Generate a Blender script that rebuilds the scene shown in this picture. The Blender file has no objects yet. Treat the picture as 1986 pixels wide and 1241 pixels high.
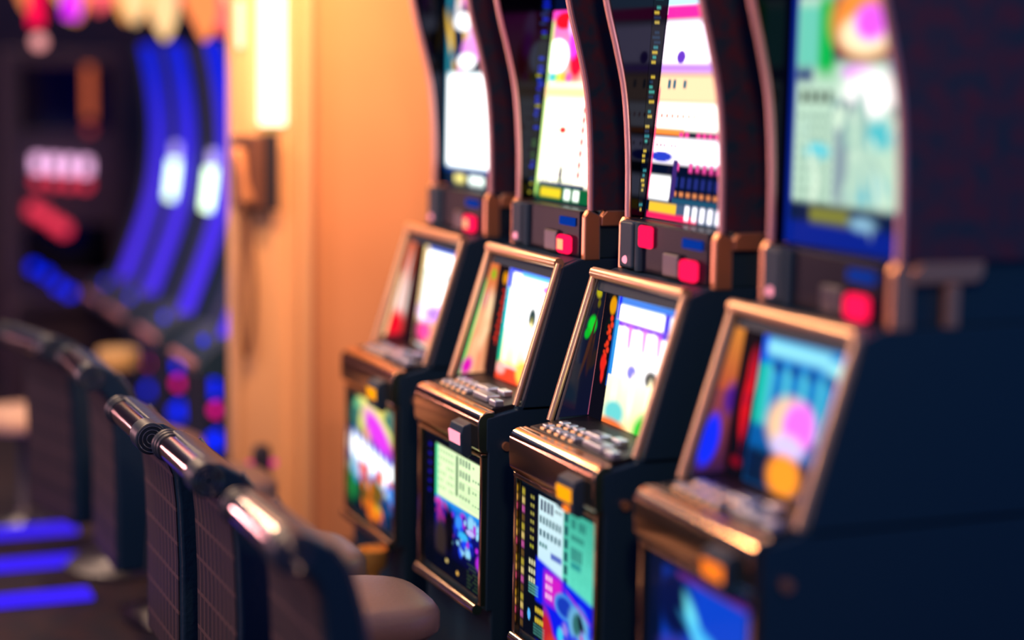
import bpy, bmesh, math, random
import numpy as np
from mathutils import Vector, Matrix

# ------------------------------------------------------------------ camera, world, lights, exposure
SC = bpy.context.scene
COL = SC.collection
SC.view_settings.view_transform = 'Standard'
SC.view_settings.look = 'None'
SC.view_settings.gamma = 1.0
SC.view_settings.use_curve_mapping = False
SC.view_settings.exposure = 0.0
SC.cycles.use_denoising = True
SC.cycles.sample_clamp_indirect = 6.0

cd = bpy.data.cameras.new('camera')
cam = bpy.data.objects.new('camera', cd)
COL.objects.link(cam)
right = Vector((0.9210467, -0.3891058, 0.0164205))
up = Vector((0.0366673, 0.1286160, 0.9910164))
back = Vector((-0.3877221, -0.9121703, 0.1327288))
M = Matrix((right, up, back)).transposed().to_4x4()
M.translation = Vector((-1.916, 0.0, 1.92))
cam.matrix_world = M
cd.sensor_fit = 'HORIZONTAL'
cd.sensor_width = 36.0
cd.lens = 3500.0 / 1986.0 * 36.0
cd.clip_start = 0.05
cd.dof.use_dof = True
cd.dof.focus_distance = 5.05
cd.dof.aperture_fstop = 0.42
cd.dof.aperture_blades = 0
SC.camera = cam

wd = bpy.data.worlds.new('dim_blue_room_light')
SC.world = wd
wd.use_nodes = True
wd.node_tree.nodes['Background'].inputs[0].default_value = (0.004, 0.10, 0.38, 1)
wd.node_tree.nodes['Background'].inputs[1].default_value = 0.78


def lamp(name, kind, loc, target, energy, color, size=0.3, size_y=None, spot=60, blend=0.6):
    d = bpy.data.lights.new(name, kind)
    d.energy = energy
    d.color = color
    if kind == 'AREA':
        d.size = size
        if size_y:
            d.shape = 'RECTANGLE'
            d.size_y = size_y
    else:
        d.shadow_soft_size = size
    if kind == 'SPOT':
        d.spot_size = math.radians(spot)
        d.spot_blend = blend
    o = bpy.data.objects.new(name, d)
    COL.objects.link(o)
    o.location = loc
    o.rotation_euler = (Vector(target) - Vector(loc)).to_track_quat('-Z', 'Y').to_euler()
    return o


# warm downlights on wall and pillar, then unseen area lamps added for highlights
lamp('wall_downlight', 'SPOT', (0.15, 5.9, 3.2), (0.25, 7.0, 2.0), 235, (1.0, 0.45, 0.18), 0.12, spot=80, blend=1.0)
lamp('pillar_downlight', 'SPOT', (-0.8, 5.3, 3.2), (-0.06, 6.93, 1.5), 230, (1.0, 0.52, 0.20), 0.1, spot=60, blend=0.9)
lamp('aisle_fill_light', 'AREA', (-3.0, 4.6, 2.7), (-0.3, 4.4, 0.9), 60, (1.0, 0.60, 0.42), 0.10, 1.8)  # unseen lamp, added for warm highlights on the chrome
lamp('row_fill_light', 'AREA', (-1.6, 6.6, 3.0), (-0.2, 4.6, 1.0), 55, (1.0, 0.58, 0.32), 0.2, 0.8)  # unseen lamp, added for highlights on the machine frames
lamp('low_left_fill_light', 'AREA', (-3.2, 4.6, 0.75), (-0.9, 4.5, 0.95), 8, (1.0, 0.50, 0.48), 0.30, 1.6)  # added glow without a built source, for the chair bar highlights
lamp('bracket_fill_light', 'AREA', (-1.2, 1.0, 3.2), (0.2, 4.0, 1.2), 46, (1.0, 0.48, 0.26), 0.3)  # unseen lamp, added to brighten the copper brackets
lamp('far_high_fill_light', 'AREA', (-0.9, 10.6, 3.9), (-0.3, 5.0, 0.9), 75, (1.0, 0.66, 0.40), 0.5, 0.5)  # unseen lamp, placed to reflect along the deck rolls
lamp('far_low_fill_light', 'AREA', (-3.5, 11.7, 0.95), (-0.9, 4.5, 0.9), 42, (1.0, 0.46, 0.50), 0.5, 0.42)  # unseen lamp, placed to reflect along the chair bars


# ------------------------------------------------------------------ materials
def S(r, g, b):
    """display colour 0..255 -> linear"""
    out = []
    for c in (r, g, b):
        c = c / 255.0
        out.append(c / 12.92 if c <= 0.04045 else ((c + 0.055) / 1.055) ** 2.4)
    return tuple(out)


def mat(name, color, rough=0.5, metal=0.0, bump=None, spec=0.5, vary=None, coat=0.0):
    m = bpy.data.materials.new(name)
    m.use_nodes = True
    nt = m.node_tree
    b = nt.nodes['Principled BSDF']
    b.inputs['Base Color'].default_value = (*color, 1)
    b.inputs['Roughness'].default_value = rough
    b.inputs['Metallic'].default_value = metal
    b.inputs['Specular IOR Level'].default_value = spec
    b.inputs['Coat Weight'].default_value = coat
    tc = nt.nodes.new('ShaderNodeTexCoord')
    if vary:
        n = nt.nodes.new('ShaderNodeTexNoise')
        n.inputs['Scale'].default_value = vary[0]
        n.inputs['Detail'].default_value = 4
        nt.links.new(tc.outputs['Object'], n.inputs['Vector'])
        r = nt.nodes.new('ShaderNodeValToRGB')
        r.color_ramp.elements[0].position = 0.35
        r.color_ramp.elements[1].position = 0.65
        r.color_ramp.elements[0].color = (*color, 1)
        r.color_ramp.elements[1].color = (*vary[1], 1)
        nt.links.new(n.outputs['Fac'], r.inputs['Fac'])
        nt.links.new(r.outputs['Color'], b.inputs['Base Color'])
    if bump:
        n = nt.nodes.new('ShaderNodeTexNoise')
        n.inputs['Scale'].default_value = bump[0]
        nt.links.new(tc.outputs['Object'], n.inputs['Vector'])
        bp = nt.nodes.new('ShaderNodeBump')
        bp.inputs['Strength'].default_value = bump[1]
        bp.inputs['Distance'].default_value = 0.01
        nt.links.new(n.outputs['Fac'], bp.inputs['Height'])
        nt.links.new(bp.outputs['Normal'], b.inputs['Normal'])
    return m


def emit(name, color, strength=1.0):
    m = bpy.data.materials.new(name)
    m.use_nodes = True
    nt = m.node_tree
    nt.nodes.clear()
    e = nt.nodes.new('ShaderNodeEmission')
    e.inputs[0].default_value = (*color, 1)
    e.inputs[1].default_value = strength
    o = nt.nodes.new('ShaderNodeOutputMaterial')
    nt.links.new(e.outputs[0], o.inputs[0])
    return m


def screen_material():
    m = bpy.data.materials.new('display_and_reflection')
    m.use_nodes = True
    nt = m.node_tree
    nt.nodes.clear()
    a = nt.nodes.new('ShaderNodeAttribute')
    a.attribute_name = 'picture'
    e = nt.nodes.new('ShaderNodeEmission')
    g = nt.nodes.new('ShaderNodeBsdfGlossy')
    g.inputs['Roughness'].default_value = 0.12
    g.inputs['Color'].default_value = (0.012, 0.012, 0.012, 1)
    ad = nt.nodes.new('ShaderNodeAddShader')
    o = nt.nodes.new('ShaderNodeOutputMaterial')
    nt.links.new(a.outputs['Color'], e.inputs[0])
    nt.links.new(e.outputs[0], ad.inputs[0])
    nt.links.new(g.outputs[0], ad.inputs[1])
    nt.links.new(ad.outputs[0], o.inputs[0])
    return m


MT = dict(
    black=mat('black_satin_plastic', (0.004, 0.034, 0.075), 0.5, bump=(300, 0.05)),
    gloss=mat('black_gloss_panel', (0.009, 0.010, 0.018), 0.10, 0.9),
    marble=mat('dark_marbled_laminate', (0.010, 0.035, 0.07), 0.4, vary=(22, (0.07, 0.02, 0.04))),
    gold=mat('warm_gold_chrome', (0.95, 0.60, 0.34), 0.13, 1.0),
    goldpale=mat('pale_gold_chrome', (0.95, 0.70, 0.45), 0.15, 1.0),
    pink=mat('rose_anodised_trim', (0.95, 0.50, 0.48), 0.36, 0.75),
    bracket=mat('copper_bracket', (0.90, 0.45, 0.24), 0.33, 0.8),
    mirror=mat('smoked_mirror', (0.36, 0.25, 0.26), 0.14, 1.0),
    silver=mat('silver_button', (0.62, 0.70, 0.85), 0.28, 0.8),
    deck=mat('charcoal_deck', (0.006, 0.007, 0.012), 0.45),
    chrome=mat('chair_bar_chrome', (0.80, 0.66, 0.62), 0.15, 1.0),
    rubber=mat('black_rubber', (0.004, 0.018, 0.04), 0.45),
    leather=mat('black_vinyl', (0.004, 0.026, 0.06), 0.38, bump=(60, 0.15)),
    seat=mat('beige_vinyl', (0.24, 0.16, 0.135), 0.42, bump=(80, 0.1)),
    piping=mat('glossy_piping', (0.10, 0.12, 0.16), 0.18, 0.5),
    steel=mat('dark_steel', (0.10, 0.10, 0.12), 0.35, 0.9),
    plum=mat('plum_plinth', (0.05, 0.03, 0.05), 0.5),
    phone=mat('brown_phone_plastic', (0.16, 0.07, 0.05), 0.4),
    phonedark=mat('dark_phone_plastic', (0.02, 0.02, 0.035), 0.4),
    handset=mat('tan_handset_plastic', (0.75, 0.33, 0.14), 0.35),
    cord=mat('brown_cord', (0.22, 0.10, 0.05), 0.5),
    brass=mat('brass', (1.0, 0.62, 0.16), 0.35, 0.5),
)
MT['framegold'] = mat('satin_gold_frame', (0.98, 0.62, 0.36), 0.30, 0.75)
MT['stripblack'] = mat('dark_strip_plastic', (0.004, 0.007, 0.022), 0.35, spec=0.12)
MT['yellowseat'] = mat('yellow_vinyl', (0.75, 0.50, 0.18), 0.5)
MT['creamseat'] = mat('cream_vinyl', (0.80, 0.55, 0.40), 0.45)
MT['screen'] = screen_material()
MT['redlamp'] = emit('red_lamp_glow', S(255, 20, 75), 1.6)
MT['warmglow'] = emit('warm_legend_glow', S(255, 170, 120), 1.5)
MT['amber'] = emit('amber_glow', S(255, 160, 10), 1.3)
MT['orangeglow'] = emit('orange_glow', S(255, 125, 30), 1.3)
MT['pinkwhite'] = emit('pink_white_glow', S(255, 150, 170), 1.6)
MT['blueglow'] = emit('blue_glow', S(0, 35, 255), 1.7)
MT['violetglow'] = emit('violet_glow', S(85, 45, 255), 1.0)


def lattice_mat():
    m = mat('woven_panel', (0.08, 0.05, 0.055), 0.55)
    nt = m.node_tree
    b = nt.nodes['Principled BSDF']
    tc = nt.nodes['Texture Coordinate']
    sp = nt.nodes.new('ShaderNodeSeparateXYZ')
    nt.links.new(tc.outputs['Object'], sp.inputs[0])
    mp = nt.nodes.new('ShaderNodeCombineXYZ')
    nt.links.new(sp.outputs['Y'], mp.inputs['X'])
    nt.links.new(sp.outputs['Z'], mp.inputs['Y'])
    br = nt.nodes.new('ShaderNodeTexBrick')
    br.offset = 0.0
    br.inputs['Color1'].default_value = (0.012, 0.012, 0.022, 1)
    br.inputs['Color2'].default_value = (0.02, 0.015, 0.025, 1)
    br.inputs['Mortar'].default_value = (0.085, 0.05, 0.055, 1)
    br.inputs['Scale'].default_value = 1.0
    br.inputs['Mortar Size'].default_value = 0.006
    br.inputs['Brick Width'].default_value = 0.045
    br.inputs['Row Height'].default_value = 0.10
    nt.links.new(mp.outputs[0], br.inputs['Vector'])
    nt.links.new(br.outputs['Color'], b.inputs['Base Color'])
    bp = nt.nodes.new('ShaderNodeBump')
    bp.inputs['Distance'].default_value = 0.01
    bp.inputs['Strength'].default_value = 0.6
    nt.links.new(br.outputs['Fac'], bp.inputs['Height'])
    nt.links.new(bp.outputs['Normal'], b.inputs['Normal'])
    return m


MT['lattice'] = lattice_mat()


# ------------------------------------------------------------------ mesh helpers
def tag(o, label=None, cat=None, group=None, kind=None):
    if label: o['label'] = label
    if cat: o['category'] = cat
    if group: o['group'] = group
    if kind: o['kind'] = kind
    return o


def empty(name, loc, rz=0.0):
    o = bpy.data.objects.new(name, None)
    COL.objects.link(o)
    o.location = loc
    o.rotation_euler = (0, 0, rz)
    return o


class MB:
    def __init__(self):
        self.bm = bmesh.new()

    def box(self, x0, x1, y0, y1, z0, z1):
        v = [self.bm.verts.new(p) for p in ((x0, y0, z0), (x1, y0, z0), (x1, y1, z0), (x0, y1, z0),
                                            (x0, y0, z1), (x1, y0, z1), (x1, y1, z1), (x0, y1, z1))]
        for f in ((0, 3, 2, 1), (4, 5, 6, 7), (0, 1, 5, 4), (1, 2, 6, 5), (2, 3, 7, 6), (3, 0, 4, 7)):
            self.bm.faces.new([v[i] for i in f])
        return self

    def prism(self, prof, y0, y1):
        a = [self.bm.verts.new((x, y0, z)) for x, z in prof]
        b = [self.bm.verts.new((x, y1, z)) for x, z in prof]
        n = len(prof)
        self.bm.faces.new(a)
        self.bm.faces.new(list(reversed(b)))
        for i in range(n):
            j = (i + 1) % n
            self.bm.faces.new((a[i], b[i], b[j], a[j]))
        return self

    def tube(self, pts, r, n=12, closed=False):
        pts = [Vector(p) for p in pts]
        rs = r if isinstance(r, (list, tuple)) else [r] * len(pts)
        rings = []
        N = len(pts)
        ref = None
        for i, p in enumerate(pts):
            if closed:
                d = (pts[(i + 1) % N] - pts[i - 1]).normalized()
            else:
                d = (pts[min(i + 1, N - 1)] - pts[max(i - 1, 0)]).normalized()
            if ref is None:
                ref = Vector((0, 0, 1)) if abs(d.z) < 0.9 else Vector((1, 0, 0))
            s = d.cross(ref)
            s.normalize()
            t = s.cross(d).normalized()
            ref = t
            rings.append([self.bm.verts.new(p + (s * math.cos(2 * math.pi * k / n) + t * math.sin(2 * math.pi * k / n)) * rs[i]) for k in range(n)])
        for i in range(N if closed else N - 1):
            a, b = rings[i], rings[(i + 1) % N]
            for k in range(n):
                self.bm.faces.new((a[k], a[(k + 1) % n], b[(k + 1) % n], b[k]))
        if not closed:
            self.bm.faces.new(list(reversed(rings[0])))
            self.bm.faces.new(rings[-1])
        return self

    def sphere(self, c, r, sx=1, sy=1, sz=1, seg=16):
        m = Matrix.Translation(c) @ Matrix.Diagonal((sx, sy, sz, 1))
        bmesh.ops.create_uvsphere(self.bm, u_segments=seg, v_segments=seg // 2, radius=r, matrix=m)
        return self

    def lathe(self, c, prof, n=24):
        rings = []
        for r, z in prof:
            rings.append([self.bm.verts.new((c[0] + r * math.cos(2 * math.pi * k / n), c[1] + r * math.sin(2 * math.pi * k / n), c[2] + z)) for k in range(n)])
        for a, b in zip(rings, rings[1:]):
            for k in range(n):
                self.bm.faces.new((a[k], a[(k + 1) % n], b[(k + 1) % n], b[k]))
        self.bm.faces.new(list(reversed(rings[0])))
        self.bm.faces.new(rings[-1])
        return self

    def build(self, name, m, parent=None, bevel=0.0, smooth=False, seg=2):
        bmesh.ops.recalc_face_normals(self.bm, faces=self.bm.faces)
        me = bpy.data.meshes.new(name)
        self.bm.to_mesh(me)
        self.bm.free()
        me.materials.append(m)
        o = bpy.data.objects.new(name, me)
        COL.objects.link(o)
        if parent: o.parent = parent
        if smooth or bevel:
            for p in me.polygons: p.use_smooth = True
        if smooth and not bevel:
            me.set_sharp_from_angle(angle=math.radians(50))
        if bevel:
            b = o.modifiers.new('bevel', 'BEVEL')
            b.width = bevel
            b.segments = seg
            b.limit_method = 'ANGLE'
            b.harden_normals = True
            me.set_sharp_from_angle(angle=math.radians(50))
        return o


def painted_reflection(name, tl, tr, bl, br, img, parent):
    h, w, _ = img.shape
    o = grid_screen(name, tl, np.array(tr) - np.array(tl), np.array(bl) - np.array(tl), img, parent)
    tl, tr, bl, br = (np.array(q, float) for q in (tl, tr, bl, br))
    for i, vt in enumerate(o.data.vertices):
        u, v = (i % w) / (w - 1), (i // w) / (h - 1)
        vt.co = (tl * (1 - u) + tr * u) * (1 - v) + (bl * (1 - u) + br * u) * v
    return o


def grid_screen(name, origin, eu, ev, img, parent, bulge=0.0):
    """a lit panel: origin = top far corner, eu along its width, ev down its height, img = picture (linear rgb)"""
    h, w, _ = img.shape
    o3, eu, ev = np.array(origin, float), np.array(eu, float), np.array(ev, float)
    u = np.linspace(0, 1, w)[None, :, None]
    v = np.linspace(0, 1, h)[:, None, None]
    co = o3 + eu * u + ev * v
    idx = np.arange(h * w).reshape(h, w)
    fc = np.stack([idx[:-1, :-1], idx[1:, :-1], idx[1:, 1:], idx[:-1, 1:]], -1).reshape(-1, 4)
    me = bpy.data.meshes.new(name)
    me.from_pydata(co.reshape(-1, 3).tolist(), [], fc.tolist())
    at = me.color_attributes.new('picture', 'FLOAT_COLOR', 'POINT')
    c = np.ones((h * w, 4), np.float32)
    c[:, :3] = img.reshape(-1, 3)
    at.data.foreach_set('color', c.ravel())
    me.materials.append(MT['screen'])
    o = bpy.data.objects.new(name, me)
    COL.objects.link(o)
    if parent: o.parent = parent
    return o


# ------------------------------------------------------------------ picture painter for the lit displays
class Art:
    def __init__(self, w, h, bg=(0, 0, 0)):
        self.w, self.h = w, h
        self.a = np.ones((h, w, 3)) * np.array(S(*bg))
        self.U, self.V = np.meshgrid(np.linspace(0, 1, w), np.linspace(0, 1, h))

    def mix(self, m, c, gain=1.0):
        m = np.clip(m, 0, 1)[..., None]
        self.a = self.a * (1 - m) + np.array(S(*c)) * gain * m
        return self

    def rect(self, u0, u1, v0, v1, c, g=1.0, soft=0.006, skew=0.0):
        V = self.V - skew * (self.U - u0)
        k = lambda x: np.clip(x / soft + 0.5, 0, 1)
        return self.mix(k(self.U - u0) * k(u1 - self.U) * k(V - v0) * k(v1 - V), c, g)

    def ell(self, u, v, ru, rv, c, g=1.0, soft=0.25, rot=0.0):
        du, dv = (self.U - u), (self.V - v)
        cu = du * math.cos(rot) + dv * math.sin(rot)
        cv = -du * math.sin(rot) + dv * math.cos(rot)
        d = np.sqrt((cu / ru) ** 2 + (cv / rv) ** 2)
        return self.mix((1 - d) / soft + 0.5, c, g)

    def grad(self, u0, u1, v0, v1, c0, c1, g=1.0, axis='v'):
        t = (self.V - v0) / (v1 - v0) if axis == 'v' else (self.U - u0) / (u1 - u0)
        t = np.clip(t, 0, 1)[..., None]
        col = (np.array(S(*c0)) * (1 - t) + np.array(S(*c1)) * t) * g
        m = ((self.U >= u0) & (self.U <= u1) & (self.V >= v0) & (self.V <= v1))[..., None]
        self.a = np.where(m, col, self.a)
        return self

    def text(self, u0, u1, v0, h, c, n=8, g=1.0, seed=0, fill=0.6, jit=0.5):
        rnd = random.Random(seed)
        st = (u1 - u0) / n
        for i in range(n):
            if rnd.random() < jit * 0.3: continue
            hh = h * (1 - jit * 0.4 * rnd.random())
            self.rect(u0 + i * st, u0 + (i + fill) * st, v0 + (h - hh) / 2, v0 + (h + hh) / 2, c, g, soft=0.008)
        return self

    def blobs(self, u0, u1, v0, v1, cols, n, r0, r1, seed=0, g=1.0, stretch=1.0):
        rnd = random.Random(seed)
        for i in range(n):
            r = rnd.uniform(r0, r1)
            self.ell(rnd.uniform(u0, u1), rnd.uniform(v0, v1), r * rnd.uniform(.6, 1.4), r * stretch * rnd.uniform(.6, 1.4),
                     rnd.choice(cols), g, 0.6, rnd.uniform(0, 3))
        return self


ZT0, ZT1 = 1.545, 2.42      # topper display bottom and top heights


def tv(z):
    return (ZT1 - z) / (ZT1 - ZT0)


def topper_art(k):
    a = Art(96, 230, (4, 14, 40))
    t = tv
    if k == 0:
        a.rect(0.04, 1, t(2.42), t(1.60), (150, 230, 240), 1.0)
        a.grad(0.04, 0.10, 0, t(1.60), (30, 120, 160), (60, 190, 200), 1, 'u')
        a.rect(0.1, 1, t(2.40), t(1.935), (20, 40, 70), 1)
        a.blobs(0.12, 0.9, t(2.35), t(1.95), [(250, 250, 255), (255, 200, 60), (220, 120, 220), (20, 50, 90), (120, 190, 240), (190, 100, 90)], 46, .03, .11, 5, 1.1, .45)
        a.ell(0.34, t(2.11), .16, .035, (255, 255, 255), 1.6)
        a.ell(0.55, t(2.02), .2, .05, (235, 150, 240), 1.2)
        a.ell(0.42, t(1.975), .16, .03, (255, 255, 255), 1.8)
        a.ell(0.25, t(2.05), .1, .04, (15, 30, 60), 1)
        a.rect(0.07, 1, t(1.93), t(1.615), (255, 255, 255), 2.2, soft=.03)
        for i, z in enumerate((1.84, 1.78, 1.77, 1.70, 1.68, 1.66)):
            a.text(.3 + .07 * (i % 3), .62, t(z), .006, (90, 170, 180), 4, 1.2, i)
        a.rect(0.04, 1, t(1.612), t(1.595), (20, 60, 140), 1)
        a.rect(0.06, 1, t(1.595), t(1.545), (12, 35, 60), 1)
        a.rect(0.22, 0.42, t(1.588), t(1.56), (240, 225, 130), 1.3, .02)
        a.rect(0.5, 0.78, t(1.588), t(1.558), (240, 255, 245), 1.6, .02)
    elif k == 1:
        a.rect(0, 1, 0, t(2.135), (4, 14, 45), 1)
        a.grad(0.0, 1, t(2.13), t(1.86), (255, 60, 190), (255, 200, 150), 1.3)
        a.ell(0.18, t(2.10), .14, .03, (235, 20, 40), 1)
        a.ell(0.34, t(2.09), .09, .05, (255, 170, 240), 1.6)
        a.ell(0.12, t(1.99), .18, .06, (255, 255, 255), 2.4, .2)
        a.ell(0.42, t(1.98), .10, .07, (240, 20, 60), 1.0, .6)
        a.ell(0.36, t(2.03), .07, .05, (245, 60, 230), 1.4, .6)
        for i, c in enumerate([(120, 190, 250), (60, 200, 190), (200, 230, 90), (250, 190, 60), (250, 90, 170)]):
            a.ell(0.03 + .075 * i, t(1.925), .05, .018, c, 1.2, .7)
        a.rect(0, 1, t(1.905), t(1.60), (255, 250, 225), 2.0, .03)
        a.rect(0, 0.035, t(2.1), t(1.56), (190, 240, 120), 1.2, .02)
        a.rect(0.0, .6, t(1.90), t(1.86), (255, 205, 150), 1.4, .03)
        for i, z in enumerate((1.83, 1.80, 1.77, 1.735, 1.70, 1.665, 1.635)):
            a.text(.08, .52, t(z), .012, (225, 90, 70) if i % 3 else (190, 130, 190), 11, 1.2, i + 9, .45, .9)
            a.rect(.60, .645, t(z) - .012, t(z) + .015, (235, 60, 90), 1.1, .02)
        a.ell(.33, t(1.765), .05, .012, (235, 40, 40), 1.2)
        a.rect(.34, .39, t(1.655), t(1.60), (30, 30, 60), 1, .02)
        a.text(.08, .62, t(1.615), .010, (110, 140, 90), 12, 1, 3, .5)
        a.rect(.06, .72, t(1.602), t(1.592), (30, 50, 90), 1)
        a.rect(.04, .8, t(1.592), t(1.548), (12, 95, 55), 1)
        a.rect(.09, .40, t(1.585), t(1.557), (235, 205, 40), 1.1, .01)
        a.rect(.45, .54, t(1.587), t(1.555), (240, 255, 240), 1.5, .01)
        a.rect(.58, .67, t(1.587), t(1.555), (240, 255, 240), 1.5, .01)
    elif k == 2:
        a.grad(0, 1, 0, t(2.10), (220, 120, 220), (170, 240, 255), 1.3)
        a.rect(0, 1, t(2.125), t(2.09), (255, 40, 150), 1.3, .01)
        a.rect(0, 1, t(2.08), t(1.965), (255, 235, 255), 2.2, .03)
        a.rect(0, 1, t(1.965), t(1.94), (190, 130, 245), 1.2, .02)
        a.ell(.22, t(1.985), .05, .02, (110, 60, 200), 1)
        a.rect(0, 1, t(1.94), t(1.86), (255, 205, 160), 1.3, .03)
        a.text(.1, .34, t(1.925), .03, (60, 110, 130), 4, 1, 4)
        a.rect(0, 1, t(1.86), t(1.79), (255, 250, 235), 2.0, .02)
        a.text(.06, .50, t(1.832), .014, (220, 90, 80), 7, 1, 5, .35, 0)
        a.rect(0, .35, t(1.79), t(1.775), (255, 140, 60), 1.2, .01)
        a.text(.3, .95, t(1.785), .018, (240, 60, 150), 10, 1.1, 6, .7)
        a.rect(0, 1, t(1.765), t(1.70), (255, 245, 255), 2.0, .02)
        a.text(.04, .3, t(1.75), .01, (160, 90, 110), 6, 1, 7)
        a.ell(.12, t(1.715), .14, .016, (40, 60, 190), 1.1, .5)
        a.rect(0, .02, t(1.9), t(1.6), (250, 60, 120), 1.1, .02)
        a.text(.30, .98, t(1.705), .030, (225, 70, 150), 9, 1.1, 8, .55)
        a.text(.30, .98, t(1.665), .034, (30, 40, 110), 9, 1.1, 8, .6, .1)
        a.text(.30, .98, t(1.625), .014, (215, 130, 80), 9, 1.1, 8, .6, .1)
        a.rect(.27, .32, t(1.71), t(1.6), (60, 40, 110), 1, .01)
        a.rect(.02, .26, t(1.66), t(1.60), (255, 255, 255), 2, .02)
        a.rect(.3, .9, t(1.608), t(1.592), (30, 80, 110), 1, .01)
        a.rect(.04, .9, t(1.592), t(1.545), (70, 90, 120), 1, .01)
        a.rect(.04, .36, t(1.590), t(1.562), (240, 190, 50), 1.1, .01)
        a.rect(.02, .6, t(1.562), t(1.545), (240, 30, 90), 1.1, .01)
        for i in range(5):
            a.rect(.46 + i * .085, .51 + i * .085, t(1.59), t(1.552), (250, 245, 255), 1.5, .01)
    else:
        a.rect(0, 1, 0, 1, (12, 40, 160), 0.8)
        a.rect(.06, .97, t(2.12), t(1.64), (205, 240, 215), 0.95, .02)
        a.rect(.06, .34, t(2.10), t(1.955), (120, 225, 200), 0.9, .03)
        a.rect(.24, .38, t(2.12), t(1.94), (10, 190, 80), 1, .05)
        a.rect(.36, 1, t(2.12), t(1.97), (40, 40, 80), 1, .03)
        a.ell(.62, t(2.06), .27, .095, (255, 150, 60), 1.1, .5)
        a.ell(.62, t(2.03), .20, .05, (255, 235, 190), 1.3, .5)
        a.ell(.66, t(2.055), .13, .045, (235, 90, 245), 1.3, .6)
        a.ell(.57, t(1.945), .12, .02, (225, 130, 235), 1.2, .7)
        a.rect(.06, .2, t(1.955), t(1.925), (15, 40, 120), 1, .03)
        a.ell(.92, t(1.96), .10, .035, (30, 100, 230), 1, .7)
        a.ell(.68, t(1.90), .20, .055, (255, 245, 245), 1.6, .8)
        a.text(.10, .40, t(1.905), .035, (60, 70, 60), 4, 1, 4, .6, .1)
        for i in range(9):
            a.text(.10, .38, t(1.85) + i * .028, .012, (120, 155, 140), 6, 1, i, .6, .2)
        a.rect(.40, .52, t(1.88), t(1.65), (145, 165, 175), 1, .04)
        a.ell(.48, t(1.86), .09, .025, (70, 90, 130), 1, .7)
        a.ell(.76, t(1.81), .12, .035, (90, 205, 215), 1, .8)
        a.ell(.68, t(1.69), .14, .04, (60, 190, 215), 1, .8)
        a.ell(.26, t(1.765), .10, .022, (100, 220, 235), 1, .8)
        a.blobs(.1, .9, t(1.86), t(1.66), [(225, 250, 225), (190, 225, 205), (160, 200, 190)], 24, .03, .08, 8, 1, .4)
        a.rect(.04, .97, t(1.645), t(1.60), (14, 30, 70), 1, .02)
        a.rect(.22, .55, t(1.635), t(1.605), (150, 150, 60), .9, .03)
        a.ell(.66, t(1.61), .1, .018, (150, 200, 230), .9, .8)
    return a.a


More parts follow.
